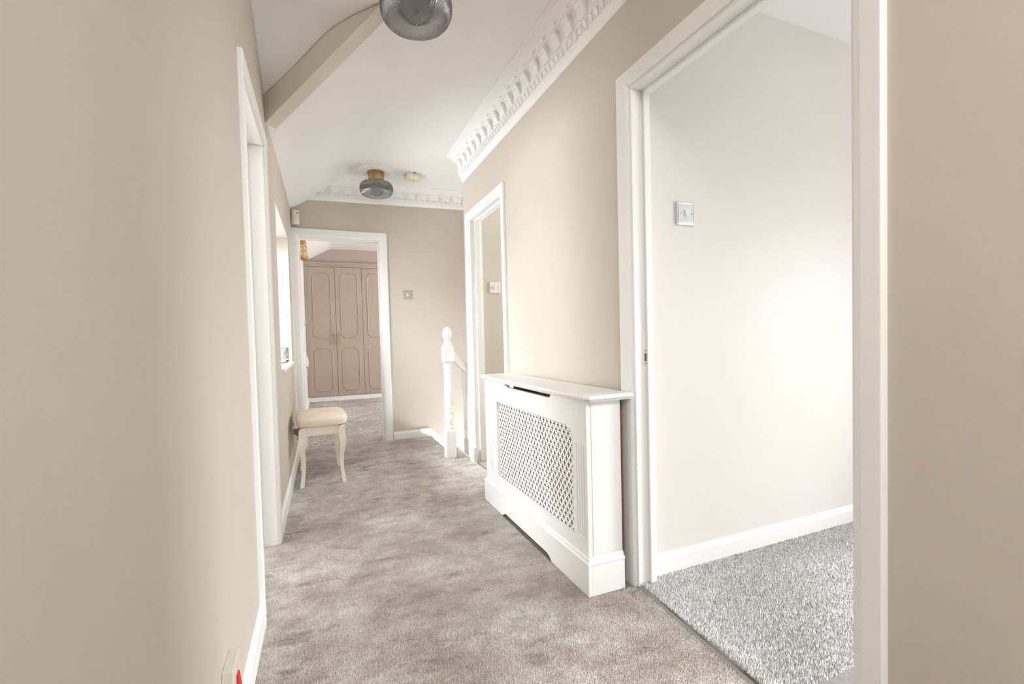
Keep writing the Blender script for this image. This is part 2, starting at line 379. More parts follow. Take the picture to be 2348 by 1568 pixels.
# diagonal boxed valley beam, dying into the flat ceiling
p0 = Vector((-.238, 2.575, 0)); p1 = Vector((.325, 1.990, 0)); d = (p1-p0).normalized(); nrm = Vector((-d.y, d.x, 0))
if nrm.x < 0: nrm = -nrm
w = .075
b = MB(); secs = []
for k in range(13):
    t = k/12; p = p0+(p1-p0)*t; zb = 2.203+(2.560-2.203)*t
    q = p+nrm*w
    secs.append([(p.x, p.y, zb), (q.x, q.y, zb), (q.x, q.y, 2.66), (p.x, p.y, 2.66)])
b.grid([s+[s[0]] for s in secs], smooth=False)
b.add(secs[0], [(0, 1, 2, 3)]); b.add(secs[-1], [(3, 2, 1, 0)])
struct('trim_1', b, M['beam'], bevel=.006)
# hairline crack with yellowed filler where the sloping ceiling meets the beam
pts = []
for (x, y, z) in [(-.233, 2.57, 2.355), (-.153, 2.487, 2.398), (-.07, 2.401, 2.441), (-.008, 2.336, 2.481), (.059, 2.267, 2.521), (.109, 2.215, 2.544), (.151, 2.171, 2.553), (.199, 2.121, 2.557), (.251, 2.067, 2.559), (.30, 2.016, 2.558)]:
    j = random.uniform(-.003, .003); pts.append((x-nrm.x*.001, y-nrm.y*.001, z-.001+j))
b = MB(); b.sweep(pts, [(.0022, 0), (.0005, .0022), (-.0022, 0), (-.0008, -.0034)], smooth=True)
struct('trim_2', b, M['crack'])

# ------------------------------------------------------------------ setting: cornices with brackets and egg moulding
CP = [(1, 1.02), (1, .965), (.955, .94), (.93, .94), (.905, .91), (.80, .872), (.66, .815), (.605, .775), (.585, .745), (.555, .74), (.55, .71), (.37, .70), (.30, .64), (.275, .52), (.275, .425),
      (.268, .415), (.265, .385), (.25, .375), (.215, .275), (.155, .215), (.145, .185), (.125, .175), (.105, .11), (.05, .05), (.03, .035), (.025, .012), (0, 0), (-.05, 0), (-.05, 1.02)]
BR = [(.55, .715), (.558, .655), (.525, .625), (.50, .615), (.49, .585), (.46, .575), (.44, .555), (.41, .50), (.375, .445), (.335, .415), (.295, .405), (.268, .42), (.268, .52), (.295, .645), (.365, .705)]
def egg_mesh(scale):
    b = MB(); rings = []
    for j in range(6):
        a = -PI/2+PI*j/5
        rings.append([(math.cos(a)*.0115*math.cos(t), math.sin(a)*.019, math.cos(a)*.008*math.sin(t)) for t in [PI*i/6 for i in range(7)]])
    b.grid(rings)
    # curled husk on either side
    for s in (-1, 1):
        b.grid([[(s*(.0135+.0025*math.cos(t))*(1-.25*(u/3)), .016-.034*u/3, .004*math.sin(t)+.001) for t in [PI*i/3 for i in range(4)]] for u in range(4)])
    return b
def cornice(root_name, mp, y0, y1, pitch, first, count, egg_pitch, egg_first, egg_n, frame):
    """mp(s, u, v) maps running length and profile fractions to a point"""
    root = struct_root(root_name)
    n = 16; b = MB()
    rows = [[mp(y0+(y1-y0)*i/n, u, v) for u, v in CP] for i in range(n+1)]
    rows = [r+[r[0]] for r in rows]
    b.grid(rows, smooth=False)
    b.add(rows[0][:-1], [tuple(range(len(CP)))]); b.add(rows[-1][:-1], [tuple(range(len(CP)))[::-1]])
    b.build('cornice_moulding', M['plaster'], root)
    wd = pitch*.5
    for i in range(count):
        s = first+i*pitch; b = MB()
        v = [mp(s-wd/2, u, q) for u, q in BR]+[mp(s+wd/2, u, q) for u, q in BR]; m = len(BR)
        b.add(v, [tuple(range(m)), tuple(range(m, 2*m))[::-1]]+[(k, (k+1) % m, m+(k+1) % m, m+k) for k in range(m)])
        b.build('bracket', M['plaster'], root)
    e0 = None
    for i in range(egg_n):
        s = egg_first+i*egg_pitch
        a = Vector(mp(s, .255, .372)); c = Vector(mp(s, .158, .22)); nx = Vector(mp(s+.01, .245, .325))-Vector(mp(s-.01, .245, .325))
        yv = (a-c).normalized(); xv = nx.normalized(); zv = xv.cross(yv)
        if zv.z > 0: zv = -zv; xv = -xv
        ctr = (a+c)/2+zv*.003
        if e0 is None: e0 = egg_mesh(1).build('egg_moulding', M['plaster'], root)
        else:
            e = e0.copy(); COL.objects.link(e); e0_ = e
        t = e0 if i == 0 else e
        t.parent = root
        t.matrix_local = Matrix(((xv.x, yv.x, zv.x, ctr.x), (xv.y, yv.y, zv.y, ctr.y), (xv.z, yv.z, zv.z, ctr.z), (0, 0, 0, 1)))
    b = MB()
    for i in range(count):
        s = first+(i+.5)*pitch
        for k in (-1, 0, 1):
            q = s+k*pitch*.11
            v = [mp(q+dx, u, vv) for dx in (-.0035, .0035) for u, vv in ((.65, .812), (.648, .785), (.600, .742), (.588, .752))]
            b.add(v, [(0, 1, 2, 3), (7, 6, 5, 4), (0, 4, 5, 1), (1, 5, 6, 2), (2, 6, 7, 3)])
    b.build('tick_band', M['plaster'], root, kind='stuff')
    return root
def mp_r(s, u, v): return (XR-u*.1335, s, 2.343+v*(ZC-2.343))
cornice('trim_3', mp_r, -1.2, 3.488, .110, 1.42, 19, .0405, 1.36, 53, None)
def mp_f(s, u, v):
    zb = 2.389+.016*(s+.07); return (s, YF-u*.165, zb+v*(ZC-zb))
cornice('trim_4', mp_f, -.25, 1.9, .1245, .05, 14, .0455, -.05, 40, None)

# ------------------------------------------------------------------ setting: doorways
ARCH = [(0, -.002), (0, .010), (.006, .014), (.020, .0165), (.050, .018), (.058, .018), (.062, .014), (.062, -.002)]
def arch_frame(root, plane, at, sgn, a0, a1, head, width=.062, sides=(1, 1), m='trim'):
    """mitred architrave; plane 'x': wall normal along x, opening runs along y"""
    k = width/.062; prof = [(s*k, t) for s, t in ARCH]; b = MB()
    P = (lambda a, z, t: (at+sgn*t, a, z)) if plane == 'x' else (lambda a, z, t: (a, at+sgn*t, z))
    rows = []
    if sides[0]: rows += [[P(a0-s, .0, t) for s, t in prof], [P(a0-s, head+s, t) for s, t in prof]]
    else: rows += [[P(a0-.0, head+s, t) for s, t in prof]]
    if sides[1]: rows += [[P(a1+s, head+s, t) for s, t in prof], [P(a1+s, .0, t) for s, t in prof]]
    else: rows += [[P(a1, head+s, t) for s, t in prof]]
    b.grid([r+[r[0]] for r in rows], smooth=False)
    n = len(prof); b.add(rows[0], [tuple(range(n))]); b.add(rows[-1], [tuple(range(n))[::-1]])
    return b.build('architrave', M[m], root, bevel=.0015)
def lining_x(root, x0, x1, a0, a1, head, t=.022, stop=(.55, .85), far_only=False):
    b = MB(); b.box(x0, x1, a0-t, a0, 0, head); b.box(x0, x1, a1, a1+t, 0, head); b.box(x0, x1, a0-t, a1+t, head, head+t)
    b.build('door_lining', M['trim'], root, bevel=.002)
    s0, s1 = x0+(x1-x0)*stop[0], x0+(x1-x0)*stop[1]; h = .013
    b = MB(); b.box(s0, s1, a0, a0+h, 0, head-h); b.box(s0, s1, a1-h, a1, 0, head-h); b.box(s0, s1, a0, a1, head-h, head)
    b.build('door_stop', M['trim'], root, bevel=.002)
def strike_plate(root, x, y, z):
    b = MB(); b.box(x-.011, x+.011, y-.0015, y+.002, z-.036, z+.036)
    p = b.build('strike_plate', M['plastic'], root, bevel=.001)
    b = MB(); b.box(x-.006, x+.007, y-.003, y+.001, z-.018, z+.014); b.build('latch_recess', M['raw'], p)
    b = MB(); b.box(x+.011, x+.03, y-.003, y+.001, z-.014, z+.012); b.build('strike_lip', M['trim'], p, bevel=.002)
    for dz in (-.027, .026):
        b = MB(); b.lathe([(.0035, 0), (.003, .0012)], 12, (x, y-.0018, z+dz), axis='y'); b.build('screw', M['brass'], p)
# door_1: right doorway
r = struct_root('door_1')
a0, a1, hd = .637, 1.388, 1.99
arch_frame(r, 'x', XR, -1, a0-.002, a1+.012, hd+.012)
arch_frame(r, 'x', XR+.1, 1, a0-.002, a1-.2, hd+.012, sides=(1, 0))
lining_x(r, XR-.002, XR+.082, a0, a1, hd, stop=(.62, .98))
strike_plate(r, 1.222, 1.386, .936)
# door_2: small doorway
r = struct_root('door_2')
a0, a1, hd = 2.682, 3.335, 1.99
arch_frame(r, 'x', XR, -1, a0-.004, a1+.02, hd+.012, width=.055)
lining_x(r, XR-.002, XR+.1, a0, a1, hd, stop=(.38, .8))
strike_plate(r, 1.219, 3.333, .942)
b = MB(); b.prism([(1.142, 3.30), (1.175, 3.30), (1.175, 3.412), (1.146, 3.412)], 0, .13); b.build('plinth_block', M['trim'], r, bevel=.004)
# door_3: far doorway
r = struct_root('door_3')
a0, a1, hd = -.163, .588, 2.035
arch_frame(r, 'y', YF, -1, a0-.002, a1+.006, hd+.006, width=.072)
b = MB(); t = .022
b.box(a0-t, a0, YF-.002, YF+.157, 0, hd); b.box(a1, a1+t, YF-.002, YF+.157, 0, hd); b.box(a0-t, a1+t, YF-.002, YF+.157, hd, hd+t)
b.build('door_lining', M['trim'], r, bevel=.002)
b = MB(); s0, s1, h = YF+.03, YF+.075, .012
b.box(a0, a0+h, s0, s1, 0, hd-h); b.box(a1-h, a1, s0, s1, 0, hd-h); b.box(a0, a1, s0, s1, hd-h, hd); b.build('door_stop', M['trim'], r, bevel=.002)
for z in (1.83, .30):
    b = MB(); b.box(a1-.003, a1+.001, YF+.088, YF+.135, z-.045, z+.045); p = b.build('hinge_plate', M['trim'], r, bevel=.001)
    for dz in (-.028, .0, .028):
        b = MB(); b.lathe([(.004, 0), (.0035, .001)], 10, (a1-.0032, YF+.112+(.006 if dz == 0 else -.004), z+dz), axis='x'); b.build('screw', M['grey_plastic'], p)
# door_4: left doorway
r = struct_root('door_4')
a0, a1, hd = 1.764, 2.398, 2.01
arch_frame(r, 'x', XL, 1, a0-.006, a1+.006, hd+.006, width=.046)
lining_x(r, XL-.112, XL+.002, a0, a1, hd, stop=(.1, .4))

# threshold strip and skirtings
b = MB(); b.sweep([(1.1795, 1.384, 0), (1.1545, 1.078, 0), (1.126, .66, 0)], [(-.010, -.001), (-.010, .003), (-.004, .006), (.004, .006), (.010, .003), (.010, -.001)])
o = b.build('threshold_strip', M['strip']); tag(o, 'dull grey metal threshold strip where the hall carpet meets the right room carpet', 'threshold strip')
SK = [(0, 0), (.016, 0), (.016, .078), (.013, .088), (.007, .094), (.004, .102), (0, .102)]
def skirting(name, pts, side, h=.102, m='trim'):
    """pts in plan, profile grows to the given side (+1 right of travel)"""
    k = h/.102; b = MB()
    b.sweep([(x, y, 0) for x, y in pts], [(side*a, z*k) for a, z in SK])
    return b.build(name, M[m], kind='structure', bevel=.0015)
skirting('baseboard_left', [(XL, -2), (XL, 1.712)], 1)
skirting('baseboard_left_window', [(XL, 2.452), (wl(2.62), 2.62), (wl(4.44), 4.44)], 1)
skirting('baseboard_far', [(.675, YF), (.955, YF)], 1, .085)
skirting('baseboard_right', [(XR, 2.612), (XR, 1.466)], 1)
skirting('baseboard_right_near', [(XR, .57), (XR, -2)], 1)
skirting('baseboard_right_room', [(1.262, 1.418), (4.39, 1.418)], 1, .10)
skirting('baseboard_small_room', [(1.28, 3.345), (2.99, 3.345)], 1, .09)
skirting('baseboard_bedroom', [(-.222, 4.62), (-.222, 7.88)], 1, .09)

# ------------------------------------------------------------------ setting: windows
def window(name, x_out, y0, y1, z0, z1, sill_x, xin, nose=True):
    r = struct_root(name)
    f = .055; xo, xi = x_out, x_out+.06
    b = MB()
    b.box(xo, xi, y0, y0+f, z0, z1); b.box(xo, xi, y1-f, y1, z0, z1); b.box(xo, xi, y0, y1, z0, z0+f); b.box(xo, xi, y0, y1, z1-f, z1)
    b.box(xo, xi, (y0+y1)/2-.03, (y0+y1)/2+.03, z0, z1)
    b.build('window_frame', M['plastic'], r, bevel=.004)
    for ya, yb in ((y0+f, (y0+y1)/2-.03), ((y0+y1)/2+.03, y1-f)):
        b = MB(); b.box(xo+.026, xo+.032, ya, yb, z0+f, z1-f); b.build('pane', M['pane'], r)
    if nose:
        b = MB(); b.box(x_out+.05, sill_x, y0-.03, y1+.03, z0-.022, z0); b.build('window_sill', M['trim'], r, bevel=.005)
    return r
window('window_1', XL-.28, W1[0], W1[1], W1[2], W1[3], -.208, XL)
window('window_2', -.50, 5.25, 6.55, .89, 1.58, -.20, -.222)
window('window_3', 4.43, -1.35, .45, .35, 1.85, 0, 0, False)
window('window_4', -3.29, 1.5, 2.5, .8, 2.0, 0, 0, False)
window('window_5', 4.03, 5.4, 7.1, .8, 2.1, 0, 0, False)

# ------------------------------------------------------------------ radiator cover
rc = thing('radiator_cover', 'white painted radiator cover with cross-pierced grille and moulded plinth against the right wall', 'radiator cover', (.95, 1.41, 0))
def L(o): return o
ox, oy = .95, 1.41
X0, Y0, Y1 = .012, .015, 1.125     # front face, near side, far side (local)
XB = .175                          # depth of the side panels
zt = .770
# front panel with slot, grille opening, fluted stiles
GY0, GY1, GZ0, GZ1 = .118, .935, .205, .652
T = .018
b = MB()
fl = [(.035, .039), (.052, .056), (.069, .073), (.086, .090)]
fr_ = [(1.065-c+.0, 1.065-a+.0) for a, c in [(x-.034, y-.034) for x, y in fl]][::-1]
def stile(y0, y1, flutes):
    y = y0
    for a, c in flutes:
        b.box(X0, X0+T, y, a, .13, zt-.05); b.box(X0+.0035, X0+T, a, c, .225, .590)
        b.box(X0, X0+T, a, c, .13, .225); b.box(X0, X0+T, a, c, .590, zt-.05); y = c
    b.box(X0, X0+T, y, y1, .13, zt-.05)
stile(Y0+.004, GY0, fl); stile(GY1, Y1-.004, fr_)
b.box(X0, X0+T, GY0, GY1, .13, GZ0)
# head rail above the grille, near upper corner rounded
cr = .055
arc = [(GY0+cr-cr*math.sin(t), GZ1-cr+cr*math.cos(t)) for t in [PI/2*i/8 for i in range(9)]]
b.prism([(GY1, GZ1), (GY1, zt-.05), (GY0, zt-.05)]+arc[::-1], X0, X0+T, 'x')
# top strip with the slot
SY0, SY1 = .285, .83
b.prism([(Y0+.004, zt-.05), (SY0+.02, zt-.05+.029), (SY0, zt-.001), (Y0+.004, zt-.001)], X0, X0+T, 'x')
b.prism([(Y0+.004, zt-.05), (Y1-.004, zt-.05), (Y1-.004, zt-.03), (SY1-.06, zt-.021), (SY0+.02, zt-.021), (Y0+.004, zt-.05)][:5]+[(Y0+.004, zt-.05)][:0], X0, X0+T, 'x')
b.prism([(SY1-.06, zt-.021), (Y1-.004, zt-.03), (Y1-.004, zt-.001), (SY1, zt-.001)], X0, X0+T, 'x')
b.build('front_panel', M['cover'], rc)
# thin bead framing the grille opening on the far jamb
b = MB(); b.box(X0-.004, X0+.002, GY1+.012, GY1+.022, .225, .60); b.build('jamb_bead', M['cover'], rc, bevel=.002)
# side panels
for nm, y in (('near', Y0), ('far', Y1-.016)):
    b = MB(); b.box(X0+.022, XB, y, y+.016, .0, zt); b.build('side_panel', M['cover'], rc, bevel=.002)
b = MB(); b.box(X0+.0, X0+.0195, Y0, Y0+.004, .14, zt); b.build('corner_edge', M['cover'], rc)
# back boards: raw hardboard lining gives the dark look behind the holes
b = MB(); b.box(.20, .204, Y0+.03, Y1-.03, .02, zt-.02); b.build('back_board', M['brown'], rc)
# top board with moulded edge
tp = [(0.0, .778), (.004, .772), (.012, .770), (.205, .770), (.205, .796), (.010, .796), (.003, .792)]
b = MB()
ins = [(0, 0), (0, .004), (.004, .010), (.006, .014), (.003, .018), (.0, .022), (.002, .026)]
lo = (-.018, -.030, .203, 1.150)
def ring(i, z):
    c = .016
    return [(lo[0]+i+c, lo[1]+i, z), (lo[2], lo[1]+i, z), (lo[2], lo[3]-i, z), (lo[0]+i+c, lo[3]-i, z), (lo[0]+i, lo[3]-i-c, z), (lo[0]+i, lo[1]+i+c, z)]
rings = [ring(i, .770+z) for i, z in ((.018, 0), (.014, .0), (.010, .004), (.006, .010), (.001, .012), (0, .016), (.0, .020), (.004, .025), (.007, .026))]
b.grid([r_+[r_[0]] for r_ in rings], smooth=False); b.add(rings[0], [(5, 4, 3, 2, 1, 0)]); b.add(rings[-1], [(0, 1, 2, 3, 4, 5)])
b.build('top_board', M['cover'], rc, bevel=.0012)
# plinth: cut away underneath, moulded along the top
cut = [(.29, 0), (.305, .012), (.32, .022), (.345, .026), (.80, .026), (.825, .022), (.84, .012), (.855, 0)]
b = MB()
b.prism([(0, 0)]+cut+[(Y1+.012, 0), (Y1+.012, .118), (0, .118)], 0, .016, 'x')
b.box(.016, XB-.002, 0, .016, 0, .118); b.box(.016, XB-.002, Y1-.004, Y1+.012, 0, .118)
b.build('plinth', M['cover'], rc, bevel=.002)
b = MB()
ml = [(0, .118), (.0, .122), (-.002, .124), (-.002, .128), (.002, .133), (.005, .1365), (.006, .143), (.009, .147), (.0115, .149), (.0125, .153)]
rows = [[(XB-.002, i, z) for i, z in ml], [(i, i, z) for i, z in ml], [(i, Y1+.012-i, z) for i, z in ml], [(XB-.002, Y1+.012-i, z) for i, z in ml]]
b.grid(rows, smooth=False); b.build('plinth_moulding', M['cover'], rc, bevel=.0008)
# pierced grille: staggered crosses cut right through the sheet
b = MB(); cw, ch = .01655, .0447; hw, av, ah, hh = .0092, .0026, .0027, .0126
xg = X0+T; gy0, gy1, gz0, gz1 = GY0-.006, GY1+.008, GZ0-.006, GZ1+.012
centres = []
for c in range(int((gy1-gy0)/cw)+2):
    for k in range(-1, int((gz1-gz0)/ch)+2):
        centres.append((gy0+c*cw, gz0+.008+k*ch+(ch/2 if c % 2 else 0)))
yb = sorted({round(min(gy1, max(gy0, y+d)), 5) for y, z in centres for d in (-hw, -av, av, hw)} | {round(gy0, 5), round(gy1, 5)})
zb = sorted({round(min(gz1, max(gz0, z+d)), 5) for y, z in centres for d in (-hh, -ah, ah+.0006, hh)} | {round(gz0, 5), round(gz1, 5)})
cset = {}
for y, z in centres: cset.setdefault((round(y/cw), ), []).append((y, z))
ny_, nz_ = len(yb), len(zb)
b.v = [(xg, y, z) for y in yb for z in zb]
def in_cross(y, z):
    for q in (int((y-gy0)/cw)-1, int((y-gy0)/cw), int((y-gy0)/cw)+1, int((y-gy0)/cw)+2):
        yc = gy0+q*cw; off = ch/2 if q % 2 else 0
        zc = gz0+.008+off+round((z-gz0-.008-off)/ch)*ch
        dy, dz = abs(y-yc), abs(z-zc)
        if (dy < av and dz < hh) or (dy < hw and dz < ah+.0003): return True
    return False
for i in range(ny_-1):
    for j in range(nz_-1):
        if not in_cross((yb[i]+yb[i+1])/2, (zb[j]+zb[j+1])/2):
            b.f.append((i*nz_+j, i*nz_+j+1, (i+1)*nz_+j+1, (i+1)*nz_+j)); b.smooth.append(False); b.mi.append(0)
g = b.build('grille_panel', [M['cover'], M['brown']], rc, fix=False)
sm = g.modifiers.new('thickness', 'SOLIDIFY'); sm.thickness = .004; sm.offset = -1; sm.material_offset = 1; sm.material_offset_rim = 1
# the radiator standing inside
b = MB()
rad = thing('radiator', 'white panel radiator just visible through the slot of its cover', 'radiator', (1.05, 1.55, 0))
b.box(.0, .012, 0, .82, .12, .66); 
for i in range(20): b.box(-.006, .0, .02+i*.04, .04+i*.04, .14, .64)
b.build('panel', M['radiator'], rad)
b = MB(); b.box(.012, .09, .70, .72, .60, .665); b.build('bracket', M['radiator'], rad)

# ------------------------------------------------------------------ stool
st = thing('dressing_stool', 'cream padded stool with curved legs beside the left wall under the window', 'stool', (-.021, 3.505, 0), math.radians(2.6))
hx, hy = .122, .205
def leg_mesh(sx, sy):
    b = MB(); rings = []
    for z, dd, w_ in [(.428, .0, .046), (.36, .001, .046), (.325, .007, .0455), (.285, .008, .042), (.24, .002, .035), (.19, -.005, .030), (.14, -.004, .027), (.09, .0, .0255), (.05, .005, .0255), (.022, .009, .029), (.012, .011, .031), (0, .011, .028)]:
        cx, cy = sx*(hx+dd+.010), sy*(hy+dd+.010); h = w_/2
        rings.append([(cx-h, cy-h, z), (cx+h, cy-h, z), (cx+h, cy+h, z), (cx-h, cy+h, z)])
    b.grid([r_+[r_[0]] for r_ in rings], smooth=False); b.add(rings[0], [(0, 1, 2, 3)]); b.add(rings[-1], [(3, 2, 1, 0)])
    return b
for sx in (-1, 1):
    for sy in (-1, 1):
        o = leg_mesh(sx, sy).build('leg', M['cream_wood'], st)
        ss = o.modifiers.new('sub', 'SUBSURF'); ss.levels = 2; ss.render_levels = 2
        for e_ in range(1): pass
        bmx = bmesh.new(); bmx.from_mesh(o.data)
        cl = bmx.edges.layers.float.get('crease_edge') or bmx.edges.layers.float.new('crease_edge')
        for e_ in bmx.edges:
            v0, v1 = e_.verts
            if abs(v0.co.z-v1.co.z) > .004: e_[cl] = .72
            elif len(e_.link_faces) == 2 and any(len(f.verts) == 4 and abs(f.normal.z) > .9 for f in e_.link_faces): e_[cl] = .9
        bmx.to_mesh(o.data); bmx.free()
for sy in (-1, 1):
    b = MB(); b.box(-hx, hx, sy*(hy+.012)-.010, sy*(hy+.012)+.010, .362, .430); b.build('apron', M['cream_wood'], st, bevel=.003)
for sx in (-1, 1):
    b = MB(); b.box(sx*(hx+.012)-.010, sx*(hx+.012)+.010, -hy, hy, .362, .430); b.build('apron', M['cream_wood'], st, bevel=.003)
b = MB(); rings = []; nseg = 64
def sq(a, hx_, hy_, e=5.0):
    c, s = math.cos(a), math.sin(a)
    return (hx_*math.copysign(abs(c)**(2/e), c), hy_*math.copysign(abs(s)**(2/e), s))
for z, k in [(.430, .965), (.436, .985), (.446, .997), (.456, 1.0), (.466, 1.0), (.474, .992), (.482, .972), (.489, .935), (.494, .87), (.4975, .78), (.4995, .66), (.500, .52), (.4995, .40), (.498, .27), (.494, .12), (.490, .05), (.4885, .0)]:
    inset = (1-k)
    rings.append([(*sq(2*PI*i/nseg, .178*k, .250-.178*(1-k) if k > .5 else .250*k*.86+.0, 5 if k > .8 else 3.2), z) for i in range(nseg)])
b.grid([r_+[r_[0]] for r_ in rings]); b.add(rings[0], [tuple(range(nseg))])
seat = b.build('seat_cushion', M['velvet'], st); seat.location.x = .008
b = MB(); b.lathe([(.009, .4875), (.009, .490), (.006, .4925), (0, .493)], 16); b.build('button', M['velvet'], seat)

# ------------------------------------------------------------------ newel post, handrail, baluster, stairs
def turned(b, prof, c, k=1, seg=40): b.lathe([(r*k, z) for r, z in prof], seg, c)
KN = 1.24
nw = thing('newel_post', 'white turned newel post with twisted shaft and acorn finial at the stair head', 'newel post', (1.026, 3.578, 0))
h = .044
b = MB(); b.box(-h, h, -h, h, 0, .225)
rings = [[(sx*h*q, sy*h*q, z) for sx, sy in ((-1, -1), (1, -1), (1, 1), (-1, 1))] for z, q in ((.224, 1), (.234, .985), (.243, .94), (.250, .86), (.254, .76))]
b.grid([r_+[r_[0]] for r_ in rings], smooth=False); b.add(rings[-1], [(0, 1, 2, 3)])
b.build('base_block', M['trim'], nw, bevel=.003)
b = MB(); turned(b, [(.026, .246), (.031, .252), (.034, .262), (.030, .270), (.028, .276), (.026, .285), (.030, .300), (.036, .318), (.038, .335), (.037, .352), (.031, .368), (.027, .376), (.030, .384), (.035, .392), (.034, .402), (.028, .410), (.026, .416), (.028, .424), (.033, .432), (.034, .440), (.032, .450)], (0, 0, 0), KN)
b.build('lower_turning', M['trim'], nw)
zt0, zt1 = .448, .742
b = MB(); pr = [(.0385, zt0+(zt1-zt0)*i/90) for i in range(91)]
def tw(r_, z, a):
    fade = min(1, (z-zt0)/.02, (zt1-z)/.02); fade = max(0, fade)
    return r_*(1-.08*(z-zt0)/(zt1-zt0))+.0042*fade*(abs(math.cos(6*(a+(z-zt0)*19)))**.7-.5)
b.lathe(pr, 120, (0, 0, 0), tw); b.build('twisted_shaft', M['trim'], nw)
b = MB(); turned(b, [(.030, .738), (.033, .746), (.034, .754), (.030, .760), (.027, .766), (.031, .776), (.034, .790), (.033, .800), (.028, .808), (.030, .815)], (0, 0, 0), KN); b.build('upper_turning', M['trim'], nw)
b = MB(); c = .044; k = .028
rings = [[(sx*q, sy*q, z) for sx, sy in ((-1, -1), (1, -1), (1, 1), (-1, 1))] for z, q in ((.806, k), (.838, c), (.955, c), (.972, k+.006), (.976, k))]
b.grid([r_+[r_[0]] for r_ in rings], smooth=False); b.add(rings[0], [(3, 2, 1, 0)]); b.add(rings[-1], [(0, 1, 2, 3)]); b.build('cap_block', M['trim'], nw, bevel=.003)
b = MB(); turned(b, [(.034, .974), (.036, .982), (.032, .990), (.024, .997), (.0215, 1.008), (.0215, 1.022), (.026, 1.034), (.031, 1.045), (.034, 1.056), (.0345, 1.064), (.0325, 1.067), (.033, 1.071), (.0325, 1.082), (.030, 1.096), (.026, 1.108), (.020, 1.118), (.012, 1.125), (.004, 1.129), (0, 1.1295)], (0, 0, 0), KN); b.build('acorn_finial', M['trim'], nw)
# handrail
hr = MB(); sl = -.95
hp = [(-.030, -.034), (-.034, -.010), (-.031, .012), (-.022, .027), (-.010, .034), (.010, .034), (.022, .027), (.031, .012), (.034, -.010), (.030, -.034)]
xa, xb_ = 1.071, 2.75
rows = [[(x, 3.580+a, .878+sl*(x-xa)+q*1.3) for a, q in hp] for x in (xa, (xa+xb_)/2, xb_)]
hr.grid([r_+[r_[0]] for r_ in rows], smooth=False); hr.add(rows[0], [tuple(range(10))]); hr.add(rows[-1], [tuple(range(10))[::-1]])
o = hr.build('handrail', M['trim'], bevel=.002); tag(o, 'white sloping wooden handrail running down from the newel post', 'handrail')
# balusters
def slanted(b, q, z0, z1, k0, k1):
    """square block whose ends follow the slope of the stair"""
    b.add([(x, y, z+k*x) for z, k in ((z0, k0), (z1, k1)) for x, y in ((-q, -q), (q, -q), (q, q), (-q, q))],
          [(3, 2, 1, 0), (4, 5, 6, 7), (0, 1, 5, 4), (1, 2, 6, 5), (2, 3, 7, 6), (3, 0, 4, 7)])
def baluster(loc, top, label):
    t = thing('baluster', label, 'baluster', loc); q = .0165
    b = MB(); slanted(b, q, .006, .135, sl, 0); b.build('lower_block', M['trim'], t, bevel=.003)
    b = MB(); turned(b, [(.012, .132), (.015, .140), (.011, .150), (.009, .165), (.013, .185), (.0145, .20), (.012, .215), (.010, .222), (.013, .229), (.011, .238)], (0, 0, 0), 1.2, 24)
    s0, s1 = .236, top-.29
    def tw2(r_, z, a): return r_+.003*(abs(math.cos(2*(a+(z-s0)*32)))-.5)
    b.lathe([(.0145, s0+(s1-s0)*i/50) for i in range(51)], 32, (0, 0, 0), tw2)
    turned(b, [(.011, s1), (.013, s1+.008), (.010, s1+.016), (.009, s1+.03), (.013, s1+.06), (.014, s1+.07), (.010, s1+.088), (.013, s1+.098), (.011, s1+.108)], (0, 0, 0), 1.2, 24)
    b.build('twisted_spindle', M['trim'], t)
    b = MB(); slanted(b, q, s1+.105, top, 0, sl); b.build('upper_block', M['trim'], t, bevel=.003)
    return t
xb2 = 1.173
baluster((xb2, 3.580, 0), .878+sl*(xb2-xa)-.034*1.3-.003, 'white twisted baluster under the handrail, nearest the newel post')
sc_ = thing('staircase', 'grey carpeted staircase going down to the right behind the newel post', 'staircase', (1.06, 3.6, 0))
gx, ry = .215, .205
for k in range(1, 7):
    b = MB(); b.box(.0+gx*(k-1)+.004, gx*k+.02, -.1, .824, -ry*k-.03, -ry*k); b.box(gx*(k-1)+.004, gx*(k-1)+.02, -.1, .824, -ry*k, -ry*(k-1)-.03 if k > 1 else -.11); b.build('stair_tread', M['carpet'], sc_, bevel=.01)
slope = -.98
b = MB()
pts = [(-.112, 0.0), (.012, 0.0), (.06, -.16), (1.5, -.16+slope*1.45), (1.5, .085+slope*1.48), (-.008, .085), (-.112, .085)]
b.prism([(z, x) for x, z in pts], .826, .846, 'y'); 
o = b.build('wall_string', M['trim'], sc_, bevel=.003)
b = MB(); b.sweep([(-.112, .835, .086), (-.006, .835, .086), (1.5, .835, .086+slope*1.506)], [(-.011, -.004), (-.011, .006), (.011, .006), (.011, -.004)]); b.build('string_capping', M['trim'], sc_, bevel=.002)
b = MB(); pts = [(.025, -.20), (1.5, -.20+sl*1.475), (1.5, .106+sl*1.5), (.025, .106+sl*.025)]
b.prism([(z, x) for x, z in pts], -.045, .005, 'y'); b.build('outer_string', M['trim'], sc_, bevel=.003)

